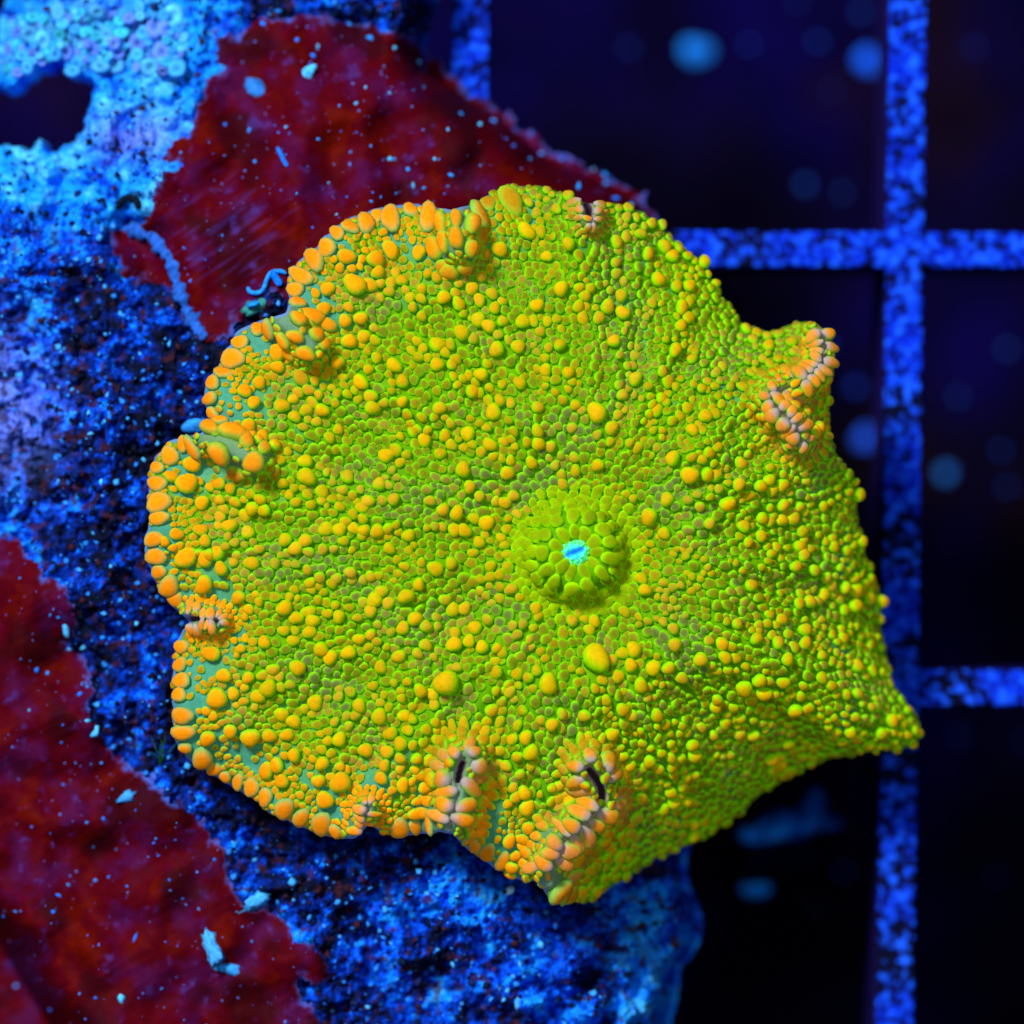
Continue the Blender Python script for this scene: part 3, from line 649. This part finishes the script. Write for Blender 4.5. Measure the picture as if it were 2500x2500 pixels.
L2('shell_chip', 582, 138, 21, 12, 9, 55, WB, 'bright white-blue shell chip standing on the upper maroon crust', 'shell', flat=True)
L2('shell_flake', 482, 166, 34, 17, 12, -28, (0.03, .22, .75), 'large rounded blue shell flake on the upper maroon crust', 'shell')
L2('shell_flake', 236, 1505, 25, 13, 8, 38, (0.06, .36, .9), 'ragged pale blue flake lying on the lower maroon crust', 'shell', rough=.4)
L2('rubble_chunk', 404, 1795, 42, 19, 15, -58, (0.07, .42, .95), 'long knobbly pale blue rubble chunk on the lower maroon crust', 'rubble', rough=.35, sub=3)
L2('rubble_chunk', 432, 1828, 30, 13, 11, -15, (0.05, .38, .95), 'pale blue rubble bit against the foot of the long chunk', 'rubble', rough=.35)
L2('rubble_chunk', 480, 1697, 40, 16, 12, 28, (0.06, .42, .95), 'pale blue rubble chunk at the edge of the lower crust', 'rubble', rough=.4, sub=3)
L2('rubble_chunk', 366, 802, 27, 21, 15, 10, (0.03, .30, .98), 'smooth blue ball wedged beside the left margin of the coral', 'rubble', rough=.08)
L2('rubble_chunk', 548, 545, 11, 6, 6, 50, PB, 'small blue rod leaning at the coral margin under the zigzag tube', 'rubble')
L2('worm_tube', 125, 1186, 7, 22, 7, 6, WB, 'short white worm tube at the edge of the lower maroon crust', 'worm tube')
L2('white_grain', 1018, 1782, 8, 11, 6, 20, WB, 'white grain on the rock below the coral tip fold', 'grain')
L2('white_grain', 960, 1681, 11, 8, 7, 30, (.5, .85, 1.), 'brightest white grain on the rock under the coral margin', 'grain')
L2('white_grain', 978, 1895, 7, 14, 7, 5, WB, 'upright white rod on the rock near the dark corner', 'grain')
L2('white_grain', 180, 1380, 14, 9, 7, 50, WB, 'white chip on the ragged edge of the lower crust', 'grain')
L2('white_grain', 230, 1885, 8, 10, 6, 20, WB, 'white oval grain low on the lower maroon crust', 'grain')
L2('green_rubble', 490, 577, 30, 20, 12, 25, (0.03, .25, .22), 'greenish rubble in the gap between crust and coral', 'rubble', rough=.4, sub=3)
L2('green_rubble', 478, 575, 12, 7, 18, 25, PB, 'pale chip lying on the greenish rubble', 'rubble')
tag(tube('worm_tube', path3([(467,542),(472,552),(490,553),(499,542),(505,522),(513,512),(530,511),(541,516)], 0.14, 4, 1), 0.075*MM, M_grit, PB, rough=.08), 'thin zigzag pale blue worm tube at the edge of the upper crust', 'worm tube')
tag(tube('worm_tube', path3([(513,512),(520,524),(530,538)], 0.22, 4, 1), 0.13*MM, M_grit, CY, rough=.08), 'short thick blue tube joined to the zigzag worm tube', 'worm tube')
tag(tube('worm_tube', path3([(523,278),(530,290),(535,302),(543,316)], 0.06, 4, 1), 0.075*MM, M_grit, CY, rough=.08), 'slim blue worm tube lying across the upper maroon crust', 'worm tube')
tag(tube('dark_hook', path3([(222,395),(228,380),(242,371),(256,376),(262,388),(256,394)], 0.20, 4, 2), 0.13*MM, M_grit, (0.004, .008, .02), rough=.1), 'dark curled hook beside the curled edge of the crust', 'worm tube')
# scattered flecks that can be told apart, lying on the crusts and on the rock
def fleck(u, v, a, b, ang, colr, label, group, name='fleck'):
    return tag(lump(name, u, v, a, b, min(a, b)*.7, ang, colr, sub=1, rough=.3), label, 'fleck', group)
FL1 = [(790,118,9,6),(745,90,8,6),(700,72,12,7),(660,45,7,5),(590,105,9,6),(560,75,7,6),(600,88,8,4),(497,45,10,9),(640,200,5,3),(672,195,7,5),(690,165,5,4),(735,175,5,3),(800,165,4,4),(845,245,7,4),
 (870,215,6,5),(905,235,6,5),(930,228,8,6),(955,262,5,4),(968,275,6,5),(1000,300,5,4),(1022,290,6,5),(1060,300,8,6),(1090,355,14,7),(1140,330,8,7),(1145,345,9,8),(1160,375,14,6),(1190,388,7,6),(1120,320,5,4),
 (770,320,8,6),(820,300,5,4),(850,330,8,5),(735,300,9,6),(700,275,4,3),(660,310,4,3),(620,345,4,3),(655,372,4,4),(560,365,4,4),(745,300,6,3),(780,350,10,5),(800,355,6,4),(635,405,4,3),(590,430,4,3),(700,380,5,4),(540,240,6,4),(470,245,9,4),(525,250,5,4),(600,262,6,4)]
for x, y, a, b in FL1:
    fleck(x*K, y*K, a*K*.85, b*K*.85, RND(0, 3.1), random.choice((CY, PB, PB, WB)), 'small pale blue fleck lying on the upper maroon crust', 'flecks on the upper crust')
FL2 = [(95,1160,6,3),(110,1165,5,3),(160,1220,12,5),(130,1225,6,4),(70,1265,7,6),(90,1270,6,5),(150,1310,8,5),(165,1295,5,4),(55,1340,4,3),(165,1360,9,5),(245,1395,9,4),(120,1480,6,3),(255,1770,14,4),(240,1672,4,3),(165,1765,3,2),
 (112,1690,10,4),(100,1720,6,5),(30,1720,5,4),(340,1475,6,4),(405,1622,6,5),(290,1590,5,3),(30,1860,5,4),(95,1905,6,4),(150,1875,4,3),(375,1715,5,3),(320,1660,4,3),(205,1655,5,3),(440,1590,6,3),(60,1560,4,3),(195,1545,5,4)]
for x, y, a, b in FL2:
    fleck(x*K, y*K, a*K*.9, b*K*.9, RND(0, 3.1), random.choice((CY, PB, WB)), 'small pale blue fleck lying on the lower maroon crust', 'flecks on the lower crust')
fl3 = 0
while fl3 < 70:
    u, v = RND(10, 1600), RND(620, 2480)
    if D_OUT(u, v) > -25 or surf(u, v)[1][0] > -10 or D_ROCK(u, v) < 60: continue
    fleck(u, v, RND(5, 13), RND(4, 8), RND(0, 3.1), random.choice(((0.03, .3, .9), CY, PB, WB)), 'small pale blue fleck lodged on the rough rock round the coral', 'flecks on the rough rock', 'rock_fleck'); fl3 += 1
# uncountable fine dust and grit
def dust(n, region, rmin, rmax, name, label, colours, seed, onred):
    r = np.random.default_rng(seed); u = r.uniform(-60, 1720, n*6); v = r.uniform(-60, 2560, n*6)
    k = (D_OUT(u, v) < -8) & (D_ROCK(u, v) > 25) & (cavef(u, v) < -34); u, v = u[k], v[k]; z, s = surf(u, v)
    k = (s > 8) if onred else (s < -4); u, v, z = u[k][:n], v[k][:n], z[k][:n]; n = len(u)
    B = np.array([[1, 0, 0], [-1, 0, 0], [0, 1, 0], [0, -1, 0], [0, 0, 1], [0, 0, -1.]]); F = np.array([[0, 2, 4], [2, 1, 4], [1, 3, 4], [3, 0, 4], [2, 0, 5], [1, 2, 5], [3, 1, 5], [0, 3, 5]])
    rad = (rmin+(rmax-rmin)*r.uniform(0, 1, n)**3)*0.0149*S; sc3 = r.uniform(.5, 1.5, (n, 3)); a = r.uniform(0, 6.3, n)
    X = B[None]*sc3[:, None]*rad[:, None, None]; c, s_ = np.cos(a)[:, None], np.sin(a)[:, None]
    X = np.stack([X[..., 0]*c-X[..., 1]*s_, X[..., 0]*s_+X[..., 1]*c, X[..., 2]], -1)+world(u, v, z)[:, None]+np.array([0, 0, 1])*rad[:, None, None]*.3
    ci = np.array(colours)[r.integers(0, len(colours), n)]
    o = mesh_obj(name, X.reshape(-1, 3), (F[None]+6*np.arange(n)[:, None, None]).reshape(-1, 3), M_grit, colr=np.repeat(ci, 6, 0)); tag(o, label, 'dust' if onred else 'grit', kind='stuff')
dust(420, None, 1.2, 5, 'dust', 'fine pale blue dust sprinkled on the maroon crusts', [CY, PB, (0.1, .2, .8)], 5, True)
dust(4200, None, 1.8, 11, 'grit', 'fine blue and dark grit crusting the rock', [(0.01, .10, .5), (0.02, .24, .85), (0.004, .01, .04), (0.004, .01, .03), (0.01, .02, .10), (0.05, .40, 1.), (0.05, .012, .02), (0.004, .006, .02)], 6, False)

# knobbly colony on the upper left of the rock
colony = empty('encrusting_colony', world(np.array([190.]), np.array([130.]), np.array([4.]))[0]); tag(colony, 'colony of pale cyan ring-shaped nodules on the upper left rock', 'colony')
NB = 12; pr = np.array([(1.0, -.6), (1.05, .1), (.92, .6), (.62, .82), (.36, .62), (.18, .42)])
an = np.arange(NB)/NB*2*np.pi
nodx = np.concatenate([np.stack([r_*np.cos(an), r_*np.sin(an), 0*an+z_], -1) for r_, z_ in pr]+[np.array([[0, 0, .38]])])
nodf = np.r_[grid_faces(6, NB, True).ravel(), np.stack([60+np.arange(NB), 60+(np.arange(NB)+1) % NB, np.full(NB, 72)], -1).ravel()]; nods = np.r_[np.full(60, 4), np.full(NB, 3)]
REG = PX([(0,40),(120,20),(330,30),(350,80),(330,140),(250,130),(160,130),(110,150),(60,150),(0,130)]); pts = []
while len(pts) < 170:
    u, v = RND(0, 460), RND(20, 200); r_ = 7+19*random.random()**1.6
    if inside(np.array([u]), np.array([v]), REG)[0] and cavef(np.array([u]), np.array([v]))[0] < -30 and all(math.hypot(u-a, v-b) > .62*(r_+c) for a, b, c in pts): pts.append((u, v, r_))
    elif random.random() < .0006: break
for u, v, r_ in pts:
    z = float(surf(u, v)[0][0])+.02+RND(0, .25); p = world(np.array([u]), np.array([v]), np.array([z]))[0]; k = .0149*S*r_
    c = np.array(random.choice(((0.05, .40, .95), (0.10, .55, 1.), (0.12, .26, .85), (0.04, .50, .75)))); cc = np.tile(c, (73, 1)); cc[60:] *= RND(.4, 1); cc[36:48] *= 1.2; cc *= RND(.6, 1.15)
    nx_ = nodx.copy(); nx_[36:, 2] += RND(-.1, .5)*np.linspace(.3, 1, 37); tx, ty = RND(-.6, .6), RND(-.6, .6); nx_[:, 2] += nx_[:, 0]*tx+nx_[:, 1]*ty; nx_[:, :2] *= 1+.04*np.sin(np.arange(73)[:, None]*2.1+u)
    o = mesh_obj('nodule', nx_*k*np.array([1, RND(.7, 1.3), 1])+p, nodf, M_grit, colr=np.clip(cc, 0, 1), sizes=nods); put(o, colony)
# green hair algae
tuft = empty('hair_alga_tuft', world(np.array([300*K]), np.array([1440*K]), surf(300*K, 1440*K)[0])[0]); tag(tuft, 'tiny tuft of fine green hair algae beside the lower left coral margin', 'algae')
for k in range(9):
    a0 = RND(-2.3, -.7); L_ = RND(35, 75); cu_ = RND(-.8, .8); pts_ = []
    x, y = 302+RND(-8, 8), 1442+RND(-5, 5); z0 = float(surf(x*K, y*K)[0][0])
    for i in range(9):
        t = i/8; pts_.append(world(np.array([x*K]), np.array([y*K]), np.array([z0+.1+1.1*t*(1-.5*t)]))[0]); a = a0+cu_*t; x += math.cos(a)*L_/8/K; y += math.sin(a)*L_/8/K
    put(tube('strand', np.array(pts_), .016*MM, M_grit, (0.02, .14, .02), nseg=5), tuft)
# foot of the coral: a short stalk down to the rock
ring_ = []
for q, dz in ((1.0, -.9), (.8, -1.3), (.85, -2.0), (1.0, -3.2)):
    uu = 1280+np.cos(an)*260*q; vv = 1330+np.sin(an)*260*q
    ring_.append(world(uu, vv, H(uu, vv, False)+dz))
st = mesh_obj('stalk', np.concatenate(ring_), grid_faces(4, NB, True), M_coral, colr=np.tile(TEAL*.5, (48, 1))); put(st, coral)

# ================================================================== grate and what lies below
gr = empty('plastic_grate', (0, 0, -0.01)); tag(gr, 'blue-lit plastic egg-crate grate crusted with dark specks, under the rock', 'grate')
def bar(p0, p1, wid, ztop, seed):
    """one crusted bar of the lattice; p0, p1 in photo pixels at its top face"""
    a = world(np.array([p0[0]]), np.array([p0[1]]), np.array([ztop]))[0]/S; b = world(np.array([p1[0]]), np.array([p1[1]]), np.array([ztop]))[0]/S
    L_ = np.hypot(*(b-a)[:2]); d = (b-a)/L_; n = np.array([-d[1], d[0], 0]); nl = int(L_/.075)
    prof = [(-.44, -10), (-.5, -1.2), (-.5, -.12)]+[(x, 0) for x in np.linspace(-.46, .46, 16)]+[(.5, -.12), (.5, -1.2), (.44, -10)]
    t = np.linspace(0, L_, nl); pw = np.array([q[0] for q in prof])*wid; pz = np.array([q[1] for q in prof])
    T, Wd = np.meshgrid(t, pw, indexing='ij'); Zp = np.broadcast_to(pz, T.shape)
    n1 = fbm(T/.55+seed*7, Wd/.55, 200+seed, 4, .7); n2 = perlin(T/.22, Wd/.22, 220+seed)
    crustn = n1+.35*n2
    zz = ztop+Zp+np.where(Zp > -2, .07*sm(crustn, -.3, .3)-.07*sm(-crustn, .1, .5), 0)
    X = a[None, None]+T[..., None]*d+(Wd*(1+.035*n1*(Zp > -2)))[..., None]*n; X[..., 2] = zz
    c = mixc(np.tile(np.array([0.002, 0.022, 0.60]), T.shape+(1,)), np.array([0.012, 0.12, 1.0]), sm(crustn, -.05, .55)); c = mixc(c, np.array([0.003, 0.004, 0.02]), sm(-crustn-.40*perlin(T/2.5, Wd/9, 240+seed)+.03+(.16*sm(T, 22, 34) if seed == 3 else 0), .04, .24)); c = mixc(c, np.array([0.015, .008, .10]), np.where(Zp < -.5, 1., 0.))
    o = mesh_obj('bar', X.reshape(-1, 3)*S, grid_faces(nl, len(prof))[:, ::-1], M_grate, colr=c.reshape(-1, 3)); put(o, gr)
bar((1152, -260), (1118, 2760), 1.36, -.02, 2); bar((2222, -260), (2182, 2760), 1.36, -.02, 3)
bar((-260, 598), (2760, 612), 1.32, -.06, 4); bar((-260, 1664), (2760, 1682), 1.32, -.06, 5)
# floor of the tank, well below the grate and out of focus
fu, fv = np.meshgrid(np.linspace(-3500, 6000, 150), np.linspace(-3500, 6000, 150))
fz = -32+.8*fbm(fu/500, fv/500, 301, 3); nn = fbm(fu/700, fv/700, 302, 3)
fc = mixc(np.tile(np.array([0.0018, 0.0008, 0.008]), fu.shape+(1,)), np.array([0.0025, 0.0008, 0.042]), sm(nn-.25*(fv-900)/1500, -.25, .45)); fc = mixc(fc, np.array([0.006, .002, .002]), sm(fbm(fu/500, fv/500, 303, 2), .2, .5)*.7)
fl = mesh_obj('tank_floor', world(fu, fv, fz).reshape(-1, 3), grid_faces(150, 150)[:, ::-1], M_floor, colr=fc.reshape(-1, 3)); tag(fl, 'dark out-of-focus tank floor below the grate', kind='structure')
def floorz(u, v): u = np.array([u], float); v = np.array([v], float); return float((-32+.8*fbm(u/500, v/500, 301, 3))[0])
FS = [(1316,96,31,(0.012,.26,1.)),(1640,118,28,(0.01,.13,1.)),(1413,85,20,(0.01,.06,.6)),(1188,92,20,(0.005,.03,.22)),(1545,80,24,(0.01,.06,.5)),(1625,25,22,(0.01,.07,.5)),(1520,350,26,(0.01,.07,.4)),(1590,365,22,(0.01,.07,.4)),(1570,172,18,(0.008,.03,.3)),
 (1787,890,19,(0.02,.20,.75)),(1632,825,22,(0.02,.12,.95)),(1560,650,26,(0.01,.07,.7)),(1615,730,26,(0.008,.05,.5)),(1840,90,18,(0.008,.04,.4)),(1900,660,26,(0.01,.06,.3)),(1810,750,18,(0.008,.05,.35)),(1890,850,16,(0.008,.05,.35)),(1900,920,16,(0.008,.05,.35)),
 (1590,1645,20,(0.008,.04,.4)),(1490,1650,22,(0.006,.03,.25)),(1880,1655,17,(0.006,.03,.22)),(1810,1390,22,(0.005,.03,.2)),(1930,1400,20,(0.005,.03,.2)),(1505,5,18,(0.01,.05,.4))]
GL = {1316: 'large brightest cyan-blue grain, blurred, on the floor between two upright grate bars', 1640: 'bright blue blurred grain on the floor just beside the long upright grate bar',
 1787: 'steel-blue blurred grain on the floor in the closed grate cell beyond the long bar', 1632: 'vivid blue blurred grain on the floor beside the coral ear fold'}
lev = lambda c: 'bright' if c[2] > .7 else 'dim'
for x, y, r_, c in FS:
    r_ *= 1 if c[2] > .7 else RND(.35, .6)
    L2('sand_grain', x, y, r_, r_*RND(.85, 1.1), r_*.5, RND(0, 180), c, GL.get(x, 'dim blue sand grain, blurred, on the tank floor beyond the grate'), 'sand grain', 'grains on the tank floor', z=floorz(x*K, y*K), rough=.1)
# rubble hanging below the coral, between grate and floor
zb = -12.0
rp = empty('rubble_plug', world(np.array([1480*K]), np.array([1580*K]), np.array([floorz(1480*K, 1580*K)]))[0]); tag(rp, 'blurred blue crusted rubble stack rising from the tank floor below the coral', 'rubble')
for (x, y, a, b, h, dg_, c, z_) in ((1490,1560,90,30,40,14,(0.008,.17,.85),-11),(1425,1578,34,18,20,0,(0.01,.26,1.),-10),(1532,1525,22,46,25,-20,(0.006,.12,.7),-11),(1425,1675,30,15,16,0,(0.01,.3,1.),-12),(1465,1572,24,14,20,20,(0.01,.28,1.),-9.5),(1530,1552,26,13,20,30,(0.01,.24,1.),-10),(1480,1630,70,60,60,0,(0.003,.008,.05),-22),(1480,1620,60,55,1200,0,(0.002,.004,.02),-40)):
    o = lump('rubble_bit', x*K, y*K, a*K, b*K, h*K, math.radians(dg_), c, z=z_, rough=.4, sub=3); o.parent = rp; o.location = [o.location[k]-rp.location[k] for k in range(3)]
